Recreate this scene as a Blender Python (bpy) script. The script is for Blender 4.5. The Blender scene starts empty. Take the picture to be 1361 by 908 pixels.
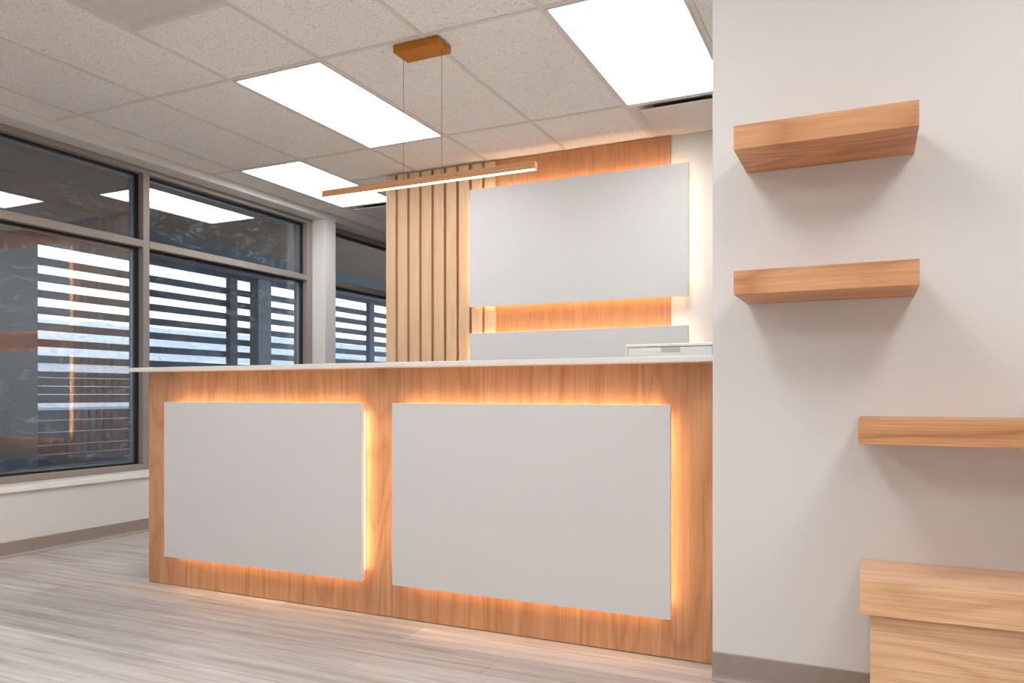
import bpy, bmesh, math, random
from mathutils import Vector, noise as mnoise
C = bpy.context.scene.collection
H = 0.96                      # camera height above the floor
CEIL = H + 1.69

# ------------------------------------------------------------------ helpers
def new_bm(): return bmesh.new()

def box(bm, x0, x1, y0, y1, z0, z1, bevel=0.0, seg=1):
    m = bmesh.new()
    bmesh.ops.create_cube(m, size=1)
    for v in m.verts:
        v.co = Vector(((x0+x1)/2 + v.co.x*(x1-x0), (y0+y1)/2 + v.co.y*(y1-y0), (z0+z1)/2 + v.co.z*(z1-z0)))
    if bevel:
        bmesh.ops.bevel(m, geom=list(m.edges), offset=bevel, segments=seg, affect='EDGES', profile=0.5)
    merge(bm, m)
    return bm

def merge(bm, m):
    me = bpy.data.meshes.new('tmp'); m.to_mesh(me); m.free()
    bm.from_mesh(me); bpy.data.meshes.remove(me)

def tube(bm, p0, p1, r, n=12):
    p0 = Vector(p0); p1 = Vector(p1); d = p1-p0
    m = bmesh.new()
    bmesh.ops.create_cone(m, cap_ends=True, segments=n, radius1=r, radius2=r, depth=d.length)
    q = Vector((0, 0, 1)).rotation_difference(d.normalized())
    for v in m.verts: v.co = q @ v.co + (p0+p1)/2
    merge(bm, m); return bm

def prism_x(bm, prof, x0, x1):
    """profile of (y, z) points swept along x"""
    a = [bm.verts.new((x0, y, z)) for y, z in prof]; b = [bm.verts.new((x1, y, z)) for y, z in prof]
    n = len(prof)
    for i in range(n): bm.faces.new((a[i], a[(i+1) % n], b[(i+1) % n], b[i]))
    bm.faces.new(a[::-1]); bm.faces.new(b)
    bmesh.ops.recalc_face_normals(bm, faces=list(bm.faces)); return bm

def prism_y(bm, prof, y0, y1):
    a = [bm.verts.new((x, y0, z)) for x, z in prof]; b = [bm.verts.new((x, y1, z)) for x, z in prof]
    n = len(prof)
    for i in range(n): bm.faces.new((a[i], a[(i+1) % n], b[(i+1) % n], b[i]))
    bm.faces.new(a[::-1]); bm.faces.new(b)
    bmesh.ops.recalc_face_normals(bm, faces=list(bm.faces)); return bm

def world_origin(p):
    o = Vector((0, 0, 0))
    while p is not None:
        o += p.location; p = p.parent
    return o

def obj(name, bm, mat, parent=None, origin=None):
    """bm is in world coordinates; ONE mesh object"""
    me = bpy.data.meshes.new(name)
    org = world_origin(parent) if parent else Vector(origin or (0, 0, 0))
    bmesh.ops.translate(bm, verts=list(bm.verts), vec=-org)
    bm.to_mesh(me); bm.free()
    me.materials.append(mat)
    o = bpy.data.objects.new(name, me); C.objects.link(o)
    if parent: o.parent = parent
    else: o.location = org
    return o

def thing(name, loc, label, cat, group=None):
    o = bpy.data.objects.new(name, None); C.objects.link(o); o.location = loc
    o.empty_display_size = .1
    o['label'] = label; o['category'] = cat
    if group: o['group'] = group
    return o

def tag(o, label, cat, group=None):
    o['label'] = label; o['category'] = cat
    if group: o['group'] = group
    return o

def struct(name, bm, mat, parent=None, origin=None, label=None):
    o = obj(name, bm, mat, parent, origin)
    if not parent: o['kind'] = 'structure'
    if label: o['label'] = label
    return o

def copy_tree(o, parent=None):
    c = o.copy(); C.objects.link(c); c.parent = parent
    for ch in list(o.children): copy_tree(ch, c)
    return c

# ------------------------------------------------------------------ materials
def srgb(r, g, b):
    f = lambda c: (c/255/12.92) if c/255 <= .04045 else ((c/255+.055)/1.055)**2.4
    return (f(r), f(g), f(b), 1)

class NT:
    def __init__(s, name):
        s.m = bpy.data.materials.new(name); s.m.use_nodes = True
        s.n = s.m.node_tree.nodes; s.l = s.m.node_tree.links; s.n.clear()
        s.out = s.n.new('ShaderNodeOutputMaterial')
    def node(s, t, **kw):
        n = s.n.new(t)
        for k, v in kw.items():
            if k.startswith('_'): setattr(n, k[1:], v)
            else: n.inputs[k.replace('__', ' ')].default_value = v
        return n
    def link(s, a, b): s.l.new(a, b)
    def coord(s, scale=(1, 1, 1), loc=(0, 0, 0), kind='Object'):
        t = s.node('ShaderNodeTexCoord'); m = s.node('ShaderNodeMapping')
        m.inputs['Scale'].default_value = scale; m.inputs['Location'].default_value = loc
        s.link(t.outputs[kind], m.inputs['Vector']); return m.outputs['Vector']
    def noise(s, vec, scale, detail=3, rough=.5, dist=0):
        n = s.node('ShaderNodeTexNoise'); n.inputs['Scale'].default_value = scale
        n.inputs['Detail'].default_value = detail; n.inputs['Roughness'].default_value = rough
        n.inputs['Distortion'].default_value = dist; s.link(vec, n.inputs['Vector']); return n.outputs['Fac']
    def ramp(s, fac, stops):
        r = s.node('ShaderNodeValToRGB'); e = r.color_ramp.elements
        while len(e) < len(stops): e.new(.5)
        for i, (p, c) in enumerate(stops):
            e[i].position = p; e[i].color = c if len(c) == 4 else (*c, 1)
        s.link(fac, r.inputs['Fac']); return r.outputs['Color']
    def mix(s, fac, a, b, mode='MIX'):
        n = s.node('ShaderNodeMix', _data_type='RGBA', _blend_type=mode)
        for sock, v in ((n.inputs[0], fac), (n.inputs[6], a), (n.inputs[7], b)):
            if isinstance(v, bpy.types.NodeSocket): s.link(v, sock)
            else: sock.default_value = v
        return n.outputs[2]
    def math(s, op, a, b=0.0):
        n = s.node('ShaderNodeMath', _operation=op)
        for sock, v in zip(n.inputs, (a, b)):
            if isinstance(v, bpy.types.NodeSocket): s.link(v, sock)
            else: sock.default_value = v
        return n.outputs[0]
    def bsdf(s, color, rough=.5, metal=0, spec=.5, bump=None, bstr=.1, bdist=.002):
        p = s.node('ShaderNodeBsdfPrincipled')
        for k, v in (('Base Color', color), ('Roughness', rough), ('Metallic', metal), ('Specular IOR Level', spec)):
            if isinstance(v, bpy.types.NodeSocket): s.link(v, p.inputs[k])
            else: p.inputs[k].default_value = v
        if bump is not None:
            b = s.node('ShaderNodeBump'); b.inputs['Strength'].default_value = bstr; b.inputs['Distance'].default_value = bdist
            s.link(bump, b.inputs['Height']); s.link(b.outputs['Normal'], p.inputs['Normal'])
        s.link(p.outputs[0], s.out.inputs['Surface']); return s.m

def paint(name, col, rough=.6, var=.03, bstr=.08):
    t = NT(name); v = t.coord()
    n1 = t.noise(v, 1.3, 2); n2 = t.noise(v, 260, 2)
    dark = tuple(c*(1-var) for c in col[:3])+(1,)
    c = t.ramp(n1, [(.3, dark), (.7, col)])
    return t.bsdf(c, rough, bump=n2, bstr=bstr, bdist=.0006)

def metal(name, col, rough=.4, met=.8):
    t = NT(name); v = t.coord(); n = t.noise(v, 60, 3)
    c = t.ramp(n, [(.3, tuple(x*.92 for x in col[:3])+(1,)), (.7, col)])
    return t.bsdf(c, rough, met)

def plain(name, col, rough=.5, spec=.5):
    t = NT(name); v = t.coord(); n = t.noise(v, 35, 3)
    c = t.ramp(n, [(.3, tuple(x*.93 for x in col[:3])+(1,)), (.7, col)])
    return t.bsdf(c, rough, 0, spec)

def wood(name, light, mid, dark, axis='Z', fig=1.0, rough=.42, seed=0.0, rings=9.0):
    """veneer with the grain along the given axis: fibres, streaks and cathedral figure"""
    t = NT(name)
    def sc(along, across):
        return tuple(along if a == axis else across for a in 'XYZ')
    loc = (seed*3.1, seed*1.7, seed*2.3)
    vf = t.coord(sc(3.5, 300), loc); vm = t.coord(sc(.9, 62), loc); vc = t.coord(sc(.75, 4.2), loc)
    fibre = t.noise(vf, 1, 4, .6)
    streak = t.noise(vm, 1, 3, .55)
    field = t.noise(vc, 1, 2, .45, .25)
    ring = t.math('FRACT', t.math('MULTIPLY', field, rings))
    ring = t.math('PINGPONG', ring, .5)
    ring = t.math('MULTIPLY', ring, 2)
    base = t.ramp(streak, [(.22, mid), (.78, light)])
    base = t.mix(t.math('MULTIPLY', t.math('POWER', t.math('SUBTRACT', 1.0, ring), 2.2), .55*fig), base, dark)
    fib = t.ramp(fibre, [(.38, (1.02, 1.02, 1.02)), (.62, (.76, .69, .62))])
    col = t.mix(.75, base, fib, 'MULTIPLY')
    return t.bsdf(col, rough, 0, .4, bump=fibre, bstr=.12, bdist=.0005)

VEN = (srgb(208, 162, 125), srgb(193, 143, 104), srgb(154, 98, 58))
M = {}
M['veneer_v'] = wood('oak_veneer_vertical', *VEN, 'Z', .75, seed=1)
M['veneer_v2'] = wood('oak_veneer_vertical_b', *VEN, 'Z', .75, seed=4)
M['veneer_v3'] = wood('oak_veneer_vertical_c', *VEN, 'Z', .85, seed=9)
M['veneer_back'] = wood('oak_veneer_back', srgb(206, 152, 110), srgb(190, 134, 92), srgb(156, 100, 62), 'Z', .5, seed=6)
M['slat'] = wood('maple_slat', srgb(232, 200, 164), srgb(222, 186, 148), srgb(206, 166, 124), 'Z', .4, seed=2, rings=5)
SH = (srgb(222, 168, 122), srgb(206, 148, 102), srgb(158, 96, 54))
M['shelf'] = wood('oak_shelf', *SH, 'X', 1.0, seed=3, rings=11)
M['shelf_b'] = wood('oak_shelf_b', *SH, 'X', 1.0, seed=7, rings=11)
M['shelf_c'] = wood('oak_shelf_c', *SH, 'X', 1.15, seed=12, rings=12)
M['bench'] = wood('oak_bench', srgb(246, 204, 164), srgb(236, 190, 148), srgb(196, 136, 90), 'X', .75, .30, seed=5, rings=10)
M['bench_b'] = wood('oak_bench_base', srgb(248, 208, 168), srgb(238, 194, 150), srgb(200, 142, 96), 'X', .7, .36, seed=8, rings=10)
M['wall'] = paint('wall_paint', srgb(220, 217, 213), .65, .02, .12)
M['board'] = paint('white_laminate_board', srgb(212, 210, 208), .45, .02, .05)
M['counter'] = paint('white_solid_surface', srgb(228, 224, 218), .35, .02, .02)
M['sill'] = paint('sill_white', srgb(236, 232, 226), .3, .02, .02)
M['frame'] = metal('window_frame_grey', srgb(150, 140, 132), .5, .15)
M['spacer'] = metal('spacer_aluminium', srgb(190, 196, 204), .35, .6)
M['gasket'] = plain('gasket_black', srgb(18, 16, 14), .5)
M['base'] = plain('baseboard_vinyl', srgb(156, 142, 132), .45)
M['grid'] = plain('ceiling_grid', srgb(226, 219, 212), .5)
M['metalwhite'] = plain('white_metal', srgb(222, 214, 206), .45)
M['duct'] = plain('duct_dark', srgb(128, 118, 108), .7)
M['brass'] = metal('brass', srgb(196, 128, 42), .38, .75)
M['bar'] = wood('bar_wood', srgb(206, 154, 108), srgb(192, 138, 92), srgb(160, 104, 62), 'X', .3, seed=11)
M['cable'] = metal('cable_steel', srgb(110, 92, 80), .4, .6)
M['plastic'] = plain('printer_white', srgb(238, 237, 235), .4)
M['plastic_grey'] = plain('printer_grey', srgb(198, 192, 188), .5)
M['gap_shade'] = plain('gap_shade_brown', srgb(120, 96, 82), .6)
M['ext_paint'] = plain('screen_slate', srgb(84, 94, 106), .7)
M['ext_col'] = paint('column_stucco', srgb(118, 128, 136), .8, .06)
M['soffit'] = plain('canopy_soffit', srgb(156, 134, 114), .7)
M['darkwood'] = wood('walnut_low', srgb(92, 58, 36), srgb(74, 46, 28), srgb(48, 28, 16), 'X', .5)
M['concrete'] = paint('exterior_concrete', srgb(92, 90, 88), .9, .15)
M['bldg'] = paint('far_wall_white', srgb(214, 216, 220), .8, .05)
M['bldg2'] = paint('far_wall_grey', srgb(172, 178, 188), .8, .08)

def emit(name, col, strength):
    t = NT(name); e = t.node('ShaderNodeEmission'); e.inputs['Color'].default_value = (*col, 1)
    e.inputs['Strength'].default_value = strength; t.link(e.outputs[0], t.out.inputs['Surface']); return t.m
PANEL_E = 10.3
M['panel_light'] = emit('ceiling_led_panel', (.95, .975, 1.0), PANEL_E)
M['led'] = emit('warm_led_strip', (1.0, .62, .33), 10.0)
M['led_back'] = emit('warm_led_strip_back', (1.0, .68, .41), 19.0)
M['led_bar'] = emit('pendant_diffuser', (1.0, .70, .42), 5.0)

def tile_mat():
    t = NT('acoustic_tile'); v = t.coord()
    n = t.noise(v, 120, 3, .75); b = t.noise(v, .9, 2)
    base = t.ramp(b, [(.3, srgb(240, 235, 230)), (.7, srgb(245, 241, 236))])
    sp = t.ramp(n, [(.36, (.50, .44, .40)), (.43, (1, 1, 1))])
    n2 = t.noise(v, 70, 3, .7)
    c = t.mix(.8, base, sp, 'MULTIPLY')
    return t.bsdf(c, .9, 0, .1, bump=n2, bstr=.25, bdist=.002)
M['tile'] = tile_mat()

def floor_mat():
    t = NT('vinyl_plank_floor'); v = t.coord()
    br = t.node('ShaderNodeTexBrick'); br.offset = .37; br.offset_frequency = 2; br.squash = 1
    br.inputs['Scale'].default_value = 1; br.inputs['Brick Width'].default_value = 1.22; br.inputs['Row Height'].default_value = .18
    br.inputs['Mortar Size'].default_value = .0009; br.inputs['Bias'].default_value = 0
    br.inputs['Color1'].default_value = srgb(180, 174, 170); br.inputs['Color2'].default_value = srgb(204, 197, 192)
    br.inputs['Mortar'].default_value = srgb(128, 118, 112)
    t.link(v, br.inputs['Vector'])
    s1 = t.noise(t.coord((1.1, 26, 1)), 1, 4, .6, .4)
    s2 = t.noise(t.coord((5, 120, 1), (3, 1, 0)), 1, 3, .6)
    c = t.mix(.85, br.outputs['Color'], t.ramp(s1, [(.30, (.60, .57, .55)), (.5, (.92, .91, .90)), (.70, (1.16, 1.15, 1.14))]), 'MULTIPLY')
    c = t.mix(.6, c, t.ramp(s2, [(.35, (.78, .77, .76)), (.62, (1.08, 1.08, 1.08))]), 'MULTIPLY')
    return t.bsdf(c, .42, 0, .4, bump=s2, bstr=.12, bdist=.001)
M['floor'] = floor_mat()

def glass_mat():
    """clear pane: transmits straight through and reflects by Fresnel, with faint smears of dirt"""
    t = NT('window_glass')
    tr = t.node('ShaderNodeBsdfTransparent'); tr.inputs['Color'].default_value = (.90, .94, .97, 1)
    gl = t.node('ShaderNodeBsdfGlossy'); gl.inputs['Roughness'].default_value = 0.0
    ge = t.node('ShaderNodeNewGeometry'); dt = t.node('ShaderNodeVectorMath', _operation='DOT_PRODUCT')
    t.link(ge.outputs['Normal'], dt.inputs[0]); t.link(ge.outputs['Incoming'], dt.inputs[1])
    fr = t.math('POWER', t.math('SUBTRACT', 1.0, t.math('ABSOLUTE', dt.outputs['Value'])), 5.0)
    fr = t.math('ADD', t.math('MULTIPLY', fr, .885), .115)
    mx = t.node('ShaderNodeMixShader'); t.link(fr, mx.inputs[0]); t.link(tr.outputs[0], mx.inputs[1]); t.link(gl.outputs[0], mx.inputs[2])
    df = t.node('ShaderNodeBsdfDiffuse'); df.inputs['Color'].default_value = (.80, .86, .92, 1)
    tl = t.node('ShaderNodeBsdfTranslucent'); tl.inputs['Color'].default_value = (.80, .86, .92, 1)
    dd = t.node('ShaderNodeMixShader'); dd.inputs[0].default_value = .5
    t.link(df.outputs[0], dd.inputs[1]); t.link(tl.outputs[0], dd.inputs[2])
    d = t.noise(t.coord((1, 2.2, 5)), 2.4, 6, .7, 2.2)
    k = t.ramp(d, [(.52, (.008, .008, .008)), (.74, (.20, .20, .20))])
    m2 = t.node('ShaderNodeMixShader'); t.link(k, m2.inputs[0]); t.link(mx.outputs[0], m2.inputs[1]); t.link(dd.outputs[0], m2.inputs[2])
    t.link(m2.outputs[0], t.out.inputs['Surface']); return t.m
M['glass'] = glass_mat()

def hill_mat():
    t = NT('hazy_wooded_hill'); n = t.noise(t.coord((1, 1, 2)), .25, 5, .75)
    c = t.ramp(n, [(.36, srgb(176, 186, 202)), (.6, srgb(202, 209, 220))])  # distance haze is put into these pale blue tones
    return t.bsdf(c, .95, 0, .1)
M['hill'] = hill_mat()
M['snow'] = paint('pale_ground', srgb(222, 226, 232), .9, .1)
M['lot'] = paint('frosted_lot', srgb(100, 112, 130), .9, .1)
M['asphalt'] = paint('patio_paving', srgb(124, 122, 120), .9, .2)

# ------------------------------------------------------------------ room shell
XW = -4.60; XF = -4.75; XG = -4.835; XO = -4.93
XR = 2.4; YN = -3.2; YFAR = 7.5
YD = 2.762; YB = 4.97; YS = 2.618
GX = [-1.311 + .605*k for k in range(-6, 8)]
GX = [x for x in GX if XW < x < XR]
GY = [3.088 + 1.264*j for j in range(-6, 5)]
GY = [y for y in GY if YN < y < YFAR]
def gx(k): return -1.311 + .605*k
def gy(j): return 3.088 + 1.264*j

# floor
struct('floor', box(new_bm(), XO, XR+.1, YN-.1, YFAR+.1, -.08, 0), M['floor'], origin=(0, 0, 0), label='grey vinyl plank floor')

# ceiling cells; luminaires and diffusers have their own cells
lights = [(-3, 0), (0, 0), (-5, 1), (-3, -2), (0, -2), (3, -2), (-3, -4), (0, -4), (3, -4)]
vents = [(gx(-3), 1.862, 2.476), (gx(0), gy(1), YB), (gx(-5), gy(2), gy(2)+.608)]
bm = new_bm()
xs = [XW-.1] + GX + [XR+.1]; ys = sorted(set([YN-.1] + GY + [YFAR+.1, 1.862, 2.476, YB, gy(2)+.608]))
skip = []
for k, j in lights: skip.append((gx(k), gx(k+1), gy(j), gy(j+1)))
for vx, a, b in vents: skip.append((vx, vx+.605, a, b))
for i in range(len(xs)-1):
    for j in range(len(ys)-1):
        cx = (xs[i]+xs[i+1])/2; cy = (ys[j]+ys[j+1])/2
        if any(a < cx < b and c < cy < d for a, b, c, d in skip): continue
        box(bm, xs[i], xs[i+1], ys[j], ys[j+1], CEIL+.005, CEIL+.03)
ceil = struct('ceiling', bm, M['tile'], origin=(0, 0, CEIL), label='white acoustic tile ceiling')
# T bars
bm = new_bm(); w = .0115
for x in GX: box(bm, x-w, x+w, YN, YFAR, CEIL, CEIL+.006)
for y in GY: box(bm, XW, XR, y-w, y+w, CEIL+.0004, CEIL+.0055)
for (x0, ya) in ((gx(-3), 2.476), (gx(-3), 1.862)):
    box(bm, x0, x0+.605, ya-w, ya+w, CEIL+.0004, CEIL+.0055)
box(bm, XW, XW+.022, YN, YFAR, CEIL, CEIL+.006)
box(bm, gx(-4), -.3, YB-.0-.022, YB, CEIL-.0001, CEIL+.006)
obj('ceiling_grid', bm, M['grid'], ceil)

# walls
bm = new_bm()
Y1A, Y1B = .25, 5.713; Y2A, Y2B = 5.862, 7.45
ZS = H-.543; ZHd = H+1.636
box(bm, XO, XW, YN, YFAR, 0, ZS-.038)                      # below the sill
box(bm, XO, XW, YN, YFAR, ZHd, CEIL+.03)                    # header
box(bm, XO, XW, YN, Y1A, ZS-.038, ZHd)
box(bm, XO, XW, Y1B, Y2A, ZS-.038, ZHd)
box(bm, XO, XW, Y2B, YFAR, ZS-.038, ZHd)
struct('wall_left', bm, M['wall'], origin=(XW, 3, 0), label='white window wall')
struct('wall_back', box(new_bm(), -3.393, XR, YB, YB+.14, 0, CEIL), M['wall'], origin=(-1, YB, 0), label='white wall behind the reception desk')
struct('wall_right', box(new_bm(), -.484, XR, YS, YS+.55, 0, CEIL, .002), M['wall'], origin=(0, YS, 0), label='white wall carrying the wood shelves')
struct('wall_far', box(new_bm(), XO, XR, YFAR, YFAR+.1, 0, CEIL), M['wall'], origin=(-1, YFAR, 0))
struct('wall_rear', box(new_bm(), XO, XR, YN-.1, YN, 0, CEIL), M['wall'], origin=(-1, YN, 0))
bm = new_bm(); box(bm, XR, XR+.1, YN-.1, YFAR+.1, 0, CEIL)
struct('wall_side', bm, M['wall'], origin=(XR, 2, 0))

# cove baseboards
def cove(y, s=-1):   # profile for a wall facing -y
    return [(y, 0), (y-.016, 0), (y-.016, .004), (y-.007, .014), (y-.005, .022), (y-.004, .094), (y-.001, .097), (y, .097)]
bm = new_bm(); prism_x(bm, cove(YS-.0005), -.484, 1.9)
struct('baseboard_right', bm, M['base'], origin=(0, YS, 0), label='taupe vinyl baseboard')
bm = new_bm(); X = XW+.0005
prism_y(bm, [(X, 0), (X+.016, 0), (X+.016, .004), (X+.007, .014), (X+.005, .022), (X+.004, .090), (X+.001, .093), (X, .093)], YN, YFAR)
struct('baseboard_left', bm, M['base'], origin=(XW, 2, 0), label='taupe vinyl baseboard')

# sills
def sill(name, ya, yb):
    bm = new_bm(); box(bm, XO+.02, XW, ya+.0005, yb-.0005, ZS-.0375, ZS, 0)
    box(bm, XW, XW+.022, ya-.03, yb+.03, ZS-.036, ZS, .004, 2)
    struct(name, bm, M['sill'], origin=(XW, (ya+yb)/2, ZS), label='white window sill')
sill('trim_1', Y1A, Y1B); sill('trim_2', Y2A, Y2B-.03)

# windows
def window(name, ya, yb, mulls, label):
    root = bpy.data.objects.new(name, None); C.objects.link(root); root.location = (XF, (ya+yb)/2, ZS)
    root['kind'] = 'structure'; root['label'] = label
    zb = ZS+.001; zt = ZHd-.001; ya += .001; yb -= .001; fw = .052; hw = .040; rw = .052
    bm = new_bm()
    box(bm, XO+.02, XF, ya, ya+fw, zb, zt, .002)
    box(bm, XO+.02, XF, yb-.075, yb, zb, zt, .002)
    box(bm, XO+.02, XF, ya+fw, yb-.075, zt-hw, zt, .002)
    box(bm, XO+.02, XF, ya+fw, yb-.075, zb, zb+hw, .002)
    obj('frame', bm, M['frame'], root)
    edges = [ya+fw] + [e for m in mulls for e in (m-.027, m+.027)] + [yb-.075]
    for m in mulls:
        obj('mullion', box(new_bm(), XO+.03, XF, m-.027, m+.027, zb+hw, zt-hw, .002), M['frame'], root)
    z0, z1 = H+1.062, H+1.062+rw
    for i in range(0, len(edges), 2):
        a, b = edges[i], edges[i+1]
        obj('transom', box(new_bm(), XO+.03, XF+.0005, a+.0003, b-.0003, z0, z1, .002), M['frame'], root)
        for (p, q) in ((zb+hw, z0), (z1, zt-hw)):
            g = new_bm(); t = .012
            def ring(xa, xb, t):
                box(g, xa, xb, a, a+t, p, q); box(g, xa, xb, b-t, b, p, q)
                box(g, xa, xb, a+t, b-t, p, p+t); box(g, xa, xb, a+t, b-t, q-t, q)
            ring(XG+.0105, XG+.034, t)
            obj('gasket', g, M['gasket'], root)
            g = new_bm(); box(g, XG, XG+.010, a+.002, b-.002, p+.002, q-.002)
            obj('glass_pane', g, M['glass'], root)
            g = new_bm(); t = .022; ring(XG-.02, XG-.0006, t)
            obj('spacer_bar', g, M['spacer'], root)
    return root
window('window_1', Y1A, Y1B, [2.093, 3.893], 'long grey framed window to the left of the desk')
window('window_2', Y2A, Y2B, [], 'grey framed window half hidden by the slatted wall')

# ------------------------------------------------------------------ ceiling luminaires
def led_panel(k, j, label):
    x0, x1, y0, y1 = gx(k)+.0118, gx(k+1)-.0118, gy(j)+.0118, gy(j+1)-.0118
    t = thing('ceiling_light', ((x0+x1)/2, (y0+y1)/2, CEIL), label, 'ceiling light', 'flat panel ceiling lights')
    f = new_bm(); r = .012
    box(f, x0, x1, y0, y0+r, CEIL-.002, CEIL+.02); box(f, x0, x1, y1-r, y1, CEIL-.002, CEIL+.02)
    box(f, x0, x0+r, y0+r, y1-r, CEIL-.002, CEIL+.02); box(f, x1-r, x1, y0+r, y1-r, CEIL-.002, CEIL+.02)
    box(f, x0, x1, y0, y1, CEIL+.021, CEIL+.035)
    obj('frame', f, M['metalwhite'], t)
    obj('diffuser', box(new_bm(), x0+r, x1-r, y0+r, y1-r, CEIL+.0005, CEIL+.008), M['panel_light'], t)
    return t
LBL = {(-3, 0): 'flat white ceiling light panel left of the pendant lamp, larger of the two there',
       (0, 0): 'large flat ceiling light panel right of the pendant, beside the shelf wall',
       (-5, 1): 'flat ceiling light panel partly hidden behind the left end of the pendant bar',
       (-3, -2): 'flat ceiling light panel overhead on the window side, out of view',  # unseen panel, continues the grid of ceiling lights
       (0, -2): 'flat ceiling light panel overhead in front of the shelves, centre column',
       (3, -2): 'flat ceiling light panel overhead in front of the bench, right column',
       (-3, -4): 'flat ceiling light panel behind the viewer on the window side',
       (0, -4): 'flat ceiling light panel behind the viewer, centre column',
       (3, -4): 'flat ceiling light panel behind the viewer, right column'}
for k, j in lights: led_panel(k, j, LBL[(k, j)])

# plaque diffusers
def diffuser(x0, ya, yb, label):
    x1 = x0+.605-.0118; x0 += .0118; yb = yb-.0118 if yb != YB else yb-.023; ya += .0118
    t = thing('air_diffuser', ((x0+x1)/2, (ya+yb)/2, CEIL), label, 'air vent', 'square ceiling air vents')
    b = new_bm(); i = .035; d = .055; zt = CEIL+.034
    o4 = [(x0, ya), (x1, ya), (x1, yb), (x0, yb)]
    rings = [(0, CEIL), (.012, CEIL), (.07, CEIL+.024), (.12, zt)]
    vs = [[b.verts.new((x0+q if x == x0 else x1-q, ya+q if y == ya else yb-q, z)) for x, y in o4] for q, z in rings]
    for r in range(3):
        for n in range(4): b.faces.new((vs[r][n], vs[r][(n+1) % 4], vs[r+1][(n+1) % 4], vs[r+1][n]))
    obj('cone', b, M['metalwhite'], t)
    obj('neck', box(new_bm(), x0+.1, x1-.1, ya+.1, yb-.1, zt, zt+.02), M['duct'], t)
    p = new_bm(); box(p, x0+.062, x1-.062, ya+.062, yb-.062, CEIL-.012, CEIL-.003, .003)
    obj('face_plate', p, M['metalwhite'], t)
    for sx in (x0+.14, x1-.14):
        for sy in (ya+.14, yb-.14): obj('hanger', tube(new_bm(), (sx, sy, CEIL-.003), (sx, sy, zt), .004, 8), M['duct'], t)
diffuser(vents[0][0], vents[0][1], vents[0][2], 'square white air vent with a flat face plate at the upper left of the ceiling')
diffuser(vents[1][0], vents[1][1], vents[1][2], 'square white air vent against the back wall beside the large light panel')
diffuser(vents[2][0], vents[2][1], vents[2][2], 'square air vent beyond the slatted wall near the far window')

# ------------------------------------------------------------------ floating panels with LED edge
def back_lit_panel(name, x0, x1, z0, z1, yface, yback, led, parent=None, inset=.02, th=.02, sides='LRTB'):
    """board standing off its backing, with LED strips on the edges of a smaller spacer"""
    p = obj(name, box(new_bm(), x0, x1, yface, yface+th, z0, z1, .0012), M['board'], parent,
            origin=None if parent else ((x0+x1)/2, yface, z0))
    a0, a1, b0, b1 = x0+inset+.004, x1-inset-.004, z0+inset+.004, z1-inset-.004
    ym0 = yface+th; ym1 = yback
    obj('spacer', box(new_bm(), a0, a1, ym0+.0005, ym1-.0005, b0, b1), M['board'], p)
    ya, yb = ym0+.006, ym1-.008
    t = .0035; e = .012
    if 'T' in sides: obj('led_strip', box(new_bm(), a0+e, a1-e, ya, yb, b1, b1+t), led, p)
    if 'B' in sides: obj('led_strip', box(new_bm(), a0+e, a1-e, ya, yb, b0-t, b0), led, p)
    if 'L' in sides: obj('led_strip', box(new_bm(), a0-t, a0, ya, yb, b0+e, b1-e), led, p)
    if 'R' in sides: obj('led_strip', box(new_bm(), a1, a1+t, ya, yb, b0+e, b1-e), led, p)
    return p

# ------------------------------------------------------------------ reception desk
ZU = H+.113; XL = -3.352; XE = -.486
desk = thing('reception_desk', ((XL+XE)/2, YD, 0), 'oak veneer reception desk with two glowing white front panels', 'reception desk')
seams = [XL, -2.385, -1.426, XE]
for i in range(3):
    a, b = seams[i]+(.0006 if i else 0), seams[i+1]-(.0006 if i < 2 else 0)
    obj('front_board', box(new_bm(), a, b, YD, YD+.019, .003, ZU, .0006), M[('veneer_v', 'veneer_v2', 'veneer_v3')[i]], desk)
obj('side_board', box(new_bm(), XL, XL+.019, YD+.0195, 3.50, 0, ZU, .0006), M['veneer_v2'], desk)
obj('frame', box(new_bm(), XL+.02, XE-.001, YD+.0195, YD+.11, 0, ZU-.001), M['board'], desk)
obj('work_surface', box(new_bm(), XL+.02, -.487, YD+.111, 3.62, .715, .74, .002), M['counter'], desk)
for xx in (-2.4, -1.2):
    obj('support_panel', box(new_bm(), xx-.01, xx+.01, YD+.112, 3.5, 0, .714), M['board'], desk)
for x0, x1 in ((-3.173, -1.981), (-1.826, -.647)):
    back_lit_panel('display_panel', x0, x1, H-.802, H-.037, YD-.060, YD, M['led'], desk)
top = obj('countertop', box(new_bm(), -3.378, -.4865, YD-.10, YD+.26, ZU+.0005, ZU+.0205, .0018, 2), M['counter'], None, origin=(-1.9, YD, ZU))
tag(top, 'thin white solid surface countertop along the top of the reception desk', 'countertop')

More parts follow.
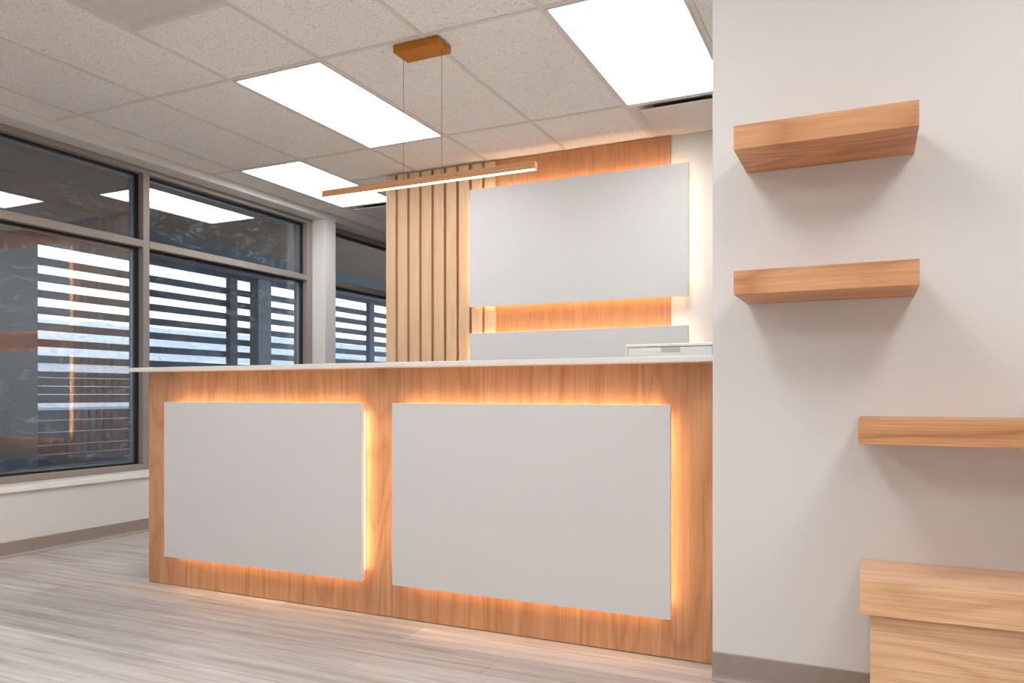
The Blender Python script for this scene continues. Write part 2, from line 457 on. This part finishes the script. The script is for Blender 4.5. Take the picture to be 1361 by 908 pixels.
# printer on the work surface
pt = thing('printer', (-.78, 3.2, .7405), 'white printer with a pull tray standing behind the counter', 'printer')
ptop = H+.216; px0, px1, py0, py1 = -.962, -.588, 3.2, 3.56
b = new_bm(); box(b, px0, px1, py0+.012, py1, .7405, ptop, .008, 3)
obj('housing', b, M['plastic'], pt)
b = new_bm()                                     # front bezel: top strip and side strips round the tray
box(b, px0, px1, py0, py0+.0118, ptop-.0135, ptop-.001, .002)
box(b, px0, px0+.0095, py0, py0+.0118, .75, ptop-.0135, .002)
box(b, px1-.004, px1, py0, py0+.0118, .75, ptop-.0135, .0015)
obj('bezel', b, M['plastic'], pt)
tray = new_bm(); box(tray, px0+.0115, px1-.006, py0+.001, py0+.0115, ptop-.16, ptop-.0165, .003, 2)
tr = obj('paper_tray', tray, M['plastic'], pt)
obj('pull_slot', box(new_bm(), -.806, -.724, py0-.0008, py0+.0008, ptop-.038, ptop-.0165, .0006), M['plastic_grey'], tr)
obj('painted_gap_shade', box(new_bm(), px0+.012, px1-.006, py0+.004, py0+.0117, ptop-.0162, ptop-.0138), M['gap_shade'], pt)  # brown strip painted as the shade in the gap above the tray
obj('lower_tray', box(new_bm(), px0+.0115, px1-.006, py0+.001, py0+.0115, .76, ptop-.165, .003, 2), M['plastic'], pt)
obj('side_latch', box(new_bm(), px0-.006, px0-.0002, py0+.03, py0+.06, ptop-.042, ptop-.030, .002), M['plastic'], pt)

# ------------------------------------------------------------------ back wall cladding
ZB0 = .36
sx = [-3.383 + .1065*i for i in range(9)]
sl = thing('slat_wall_panel', (-2.93, YB, ZB0), 'pale maple vertical slat panel covering the left end of the back wall', 'slat panel')
obj('backing', box(new_bm(), -3.390, -2.447, YB-.013, YB-.001, ZB0, CEIL-.008), M['veneer_back'], sl)
for x in sx:
    obj('slat', box(new_bm(), x, x+.084, YB-.045, YB-.0135, ZB0, CEIL-.012, .0015), M['slat'], sl)
vp = obj('wood_wall_panel', box(new_bm(), -2.4455, -1.186, YB-.021, YB-.001, ZB0, CEIL-.004, .001), M['veneer_back'], None, origin=(-1.8, YB, ZB0))
tag(vp, 'flat oak veneer cladding on the back wall behind the floating white panels', 'wood panelling')
for (z0, z1, lab) in ((H+.629, H+1.478, 'large floating white board with glowing edges high on the back wall'),
                      (H-.425, H+.442, 'lower floating white board on the back wall, mostly hidden by the countertop')):
    p = back_lit_panel('floating_board', -2.630, -1.053, z0, z1, YB-.09, YB-.046, M['led_back'], None, inset=.025, th=.018)
    for xm in (-2.2, -1.5): obj('mounting_block', box(new_bm(), xm-.08, xm+.08, YB-.0462, YB-.0212, z0+.1, z1-.1), M['board'], p)
    tag(p, lab, 'wall panel', 'floating white boards on the back wall')
low = thing('low_cabinet', (-2.2, YB-.25, 0), 'low dark wood cabinet running under the slats behind the desk', 'cabinet')
obj('body', box(new_bm(), -3.36, -1.0, YB-.36, YB-.002, 0, ZB0-.03, .002), M['darkwood'], low)
obj('top', box(new_bm(), -3.37, -.99, YB-.375, YB-.002, ZB0-.0295, ZB0-.002, .002), M['darkwood'], low)

# ------------------------------------------------------------------ pendant
pn = thing('pendant_light', (-1.98, 3.185, CEIL), 'long slim wood toned bar pendant lamp hanging from a brass canopy', 'pendant lamp')
can = obj('canopy', box(new_bm(), -2.097, -1.848, 3.112, 3.240, CEIL-.036, CEIL-.0005, .0015), M['brass'], pn)
for x in (-2.088, -1.871): obj('cable_grommet', tube(new_bm(), (x, 3.19, CEIL-.039), (x, 3.19, CEIL-.0362), .004, 12), M['cable'], can)
obj('screw', tube(new_bm(), (-1.8478, 3.176, CEIL-.018), (-1.8450, 3.176, CEIL-.018), .004, 12), M['cable'], can)
zb0, zb1 = H+1.023, H+1.057
for x in (-2.088, -1.871):
    obj('cable', tube(new_bm(), (x, 3.19, zb1), (x, 3.19, CEIL-.039), .0011, 8), M['cable'], pn)
xa, xb = -2.580, -1.378
b = new_bm(); box(b, xa, xb, 3.175, 3.1785, zb0, zb1); box(b, xa, xb, 3.2055, 3.209, zb0, zb1)
box(b, xa, xb, 3.1785, 3.2055, zb0+.006, zb1)
box(b, xa, xa+.003, 3.1785, 3.2055, zb0, zb0+.006); box(b, xb-.003, xb, 3.1785, 3.2055, zb0, zb0+.006)
obj('bar_housing', b, M['bar'], pn)
obj('diffuser', box(new_bm(), xa+.0032, xb-.0032, 3.1787, 3.2053, zb0-.0015, zb0+.0058, .001), M['led_bar'], pn)
for x in (-2.088, -1.871): obj('cable_grip', tube(new_bm(), (x, 3.19, zb1), (x, 3.19, zb1+.008), .004, 12), M['cable'], pn)

# ------------------------------------------------------------------ shelves and bench
def shelf(x0, x1, z0, z1, y0, mat, label):
    o = obj('wall_shelf', box(new_bm(), x0, x1, y0, YS-.0005, z0, z1, .0009), mat, None, origin=((x0+x1)/2, YS, z0))
    tag(o, label, 'shelf', 'thick oak floating shelves')
shelf(-.372, .117, H+.728, H+.800, 2.346, M['shelf'], 'short thick oak floating shelf, topmost on the right wall')
shelf(-.372, .118, H+.297, H+.368, 2.346, M['shelf_b'], 'short thick oak floating shelf in the middle of the right wall')
shelf(-.033, .90, H-.138, H-.067, 2.318, M['shelf_c'], 'long oak floating shelf just above the bench, running out of the picture')
bn = thing('bench', (.5, 2.46, 0), 'built-in oak bench with a thick slab seat under the lowest shelf', 'bench')
obj('seat_slab', box(new_bm(), -.029, 1.3, 2.319, YS-.0005, H-.606, H-.510, .0009), M['bench'], bn)
obj('base_panel', box(new_bm(), -.0035, 1.28, 2.342, 2.361, 0, H-.6065, .0006), M['bench_b'], bn)
obj('end_panel', box(new_bm(), -.0035, .0155, 2.3615, YS-.018, 0, H-.6065, .0006), M['bench_b'], bn)

# ------------------------------------------------------------------ outside
GZ = -.10
def ext(name, bm, mat, origin=(0, 0, 0)): return struct(name, bm, mat, origin=origin)
ext('patio', box(new_bm(), -11, XO, -12, 22, GZ-.1, GZ), M['asphalt'], (-7, 3, GZ))
ext('open_ground', box(new_bm(), -420, -11, -300, 520, GZ-.15, GZ-.1), M['lot'], (-100, 3, GZ))
# canopy over the walkway
cn = thing('canopy', (-6.4, 4, 2.95), 'dark flat canopy over the walkway outside the windows', 'canopy')
obj('soffit', box(new_bm(), -8.1, XO-.01, -4, 16, H+1.88, H+1.98), M['soffit'], cn)
obj('fascia', box(new_bm(), -7.72, -7.35, -4, 16, H+1.535, H+1.879), M['ext_paint'], cn)
# louvre screen: widely spaced boards above, close-set boards below
scr = thing('louvre_screen', (-7.63, 5, GZ), 'slate grey horizontal board screen outside the windows', 'screen')
pitch = .1655
z = H+1.53-.140
while z > H+.30:
    obj('board', box(new_bm(), -7.655, -7.60, -2, 14.5, z-.0765, z, .003), M['ext_paint'], scr)
    z -= pitch
for (za, zb) in ((.175, .236), (.089, .170), (.004, .083), (-.088, -.002), (-.262, -.160), (-.384, -.268), (-.516, -.390), (-.612, -.522), (-.735, -.618), (-.85, -.741), (-.96, -.856)):
    obj('board', box(new_bm(), -7.645, -7.60, -2, 14.5, H+za, H+zb, .002), M['ext_paint'], scr)
for y in (-1.72, 1.33, 4.38, 7.43, 10.48, 13.53):
    obj('post', box(new_bm(), -7.599, -7.52, y, y+.13, GZ, H+1.534, .004), M['ext_paint'], scr)
for (ya, yb, lab) in ((4.15, 4.80, 'wide grey column outside at the far left of the picture'), (7.765, 8.01, 'grey column outside seen through the second window bay')):
    cl = thing('column', (-7.4, (ya+yb)/2, GZ), lab, 'column', 'canopy columns')
    obj('shaft', box(new_bm(), -7.515, -7.36, ya, yb, GZ+.12, H+1.534, .006), M['ext_col'], cl)
    obj('plinth', box(new_bm(), -7.518, -7.34, ya-.02, yb+.02, GZ, GZ+.1195, .004), M['ext_col'], cl)
# hills
def hills(name, dist, h0, h1, seed, mat):
    bm = new_bm(); random.seed(seed); rows = []
    N = 150
    for i in range(N+1):
        y = -150 + 700*i/N
        a = mnoise.noise(Vector((y*.006+seed, 3.3, 0)))*.5+.5
        hh = h0 + (h1-h0)*a + mnoise.noise(Vector((y*.07, seed, 1)))*1.2
        rows.append([bm.verts.new((-dist+30, y, -3)), bm.verts.new((-dist+10, y, hh*.72)), bm.verts.new((-dist, y, hh)), bm.verts.new((-dist-60, y, hh*1.02)), bm.verts.new((-dist-70, y, -3))])
    for i in range(N):
        for j in range(4): bm.faces.new((rows[i][j], rows[i+1][j], rows[i+1][j+1], rows[i][j+1]))
    o = ext(name, bm, mat, (-dist, 100, 0)); return o
hl = hills('hill_range', 300, 26, 36, 5, M['hill'])
hills('snowy_field', 140, 6.0, 8.0, 2, M['snow'])
# far pale buildings
for (x, y, w_, l_, hh, lab, m_) in ((-70, 44, 10, 16, 3.9, 'long low white building far beyond the louvre screen', 'bldg'),
                                    (-80, 84, 10, 22, 4.6, 'low pale grey shed far beyond the second window bay', 'bldg2')):
    t = thing('building', (x, y, GZ-.1), lab, 'building')
    obj('wall', box(new_bm(), x-w_/2, x+w_/2, y-l_/2, y+l_/2, GZ-.1, hh), M[m_], t)
    rf = new_bm(); prism_y(rf, [(x-w_/2-.3, hh), (x+w_/2+.3, hh), (x+w_/2+.3, hh+.15), (x, hh+.7), (x-w_/2-.3, hh+.15)], y-l_/2-.3, y+l_/2+.3)
    obj('roof', rf, M['bldg'], t)
    for q in range(4):
        yy = y-l_/2+1.5+q*(l_-3)/3.4
        obj('window', box(new_bm(), x+w_/2, x+w_/2+.04, yy, yy+1.4, 1.2, 2.3), M['bldg2'], t)

# ------------------------------------------------------------------ sky
W = bpy.data.worlds.new('sky'); bpy.context.scene.world = W; W.use_nodes = True
nt = W.node_tree; nt.nodes.clear()
out = nt.nodes.new('ShaderNodeOutputWorld'); bg = nt.nodes.new('ShaderNodeBackground')
tc = nt.nodes.new('ShaderNodeTexCoord'); mp = nt.nodes.new('ShaderNodeMapping'); mp.inputs['Scale'].default_value = (1, 1, 3)
no = nt.nodes.new('ShaderNodeTexNoise'); no.inputs['Scale'].default_value = 2.2; no.inputs['Detail'].default_value = 5
cr = nt.nodes.new('ShaderNodeValToRGB')
cr.color_ramp.elements[0].position = .38; cr.color_ramp.elements[0].color = (.84, .91, 1, 1)
cr.color_ramp.elements[1].position = .6; cr.color_ramp.elements[1].color = (.94, .97, 1, 1)
nt.links.new(tc.outputs['Generated'], mp.inputs['Vector']); nt.links.new(mp.outputs[0], no.inputs['Vector'])
nt.links.new(no.outputs['Fac'], cr.inputs['Fac']); nt.links.new(cr.outputs[0], bg.inputs['Color'])
bg.inputs['Strength'].default_value = 2.1
nt.links.new(bg.outputs[0], out.inputs['Surface'])

# ------------------------------------------------------------------ camera
cd = bpy.data.cameras.new('camera'); cam = bpy.data.objects.new('camera', cd); C.objects.link(cam)
cam.location = (0, 0, H); cam.rotation_euler = (math.pi/2, 0, math.radians(25.148))
cd.sensor_width = 36; cd.lens = 1017.84/1361*36; cd.shift_y = (524.4-454)/1361; cd.clip_start = .05; cd.clip_end = 2000
S = bpy.context.scene
S.camera = cam
S.view_settings.view_transform = 'Standard'; S.view_settings.look = 'None'
S.view_settings.exposure = 0.12; S.view_settings.gamma = 1.0; S.view_settings.use_curve_mapping = False
S.cycles.max_bounces = 14; S.cycles.diffuse_bounces = 8; S.cycles.glossy_bounces = 6
S.cycles.transparent_max_bounces = 24; S.cycles.use_denoising = True
S.cycles.sample_clamp_indirect = 8.0
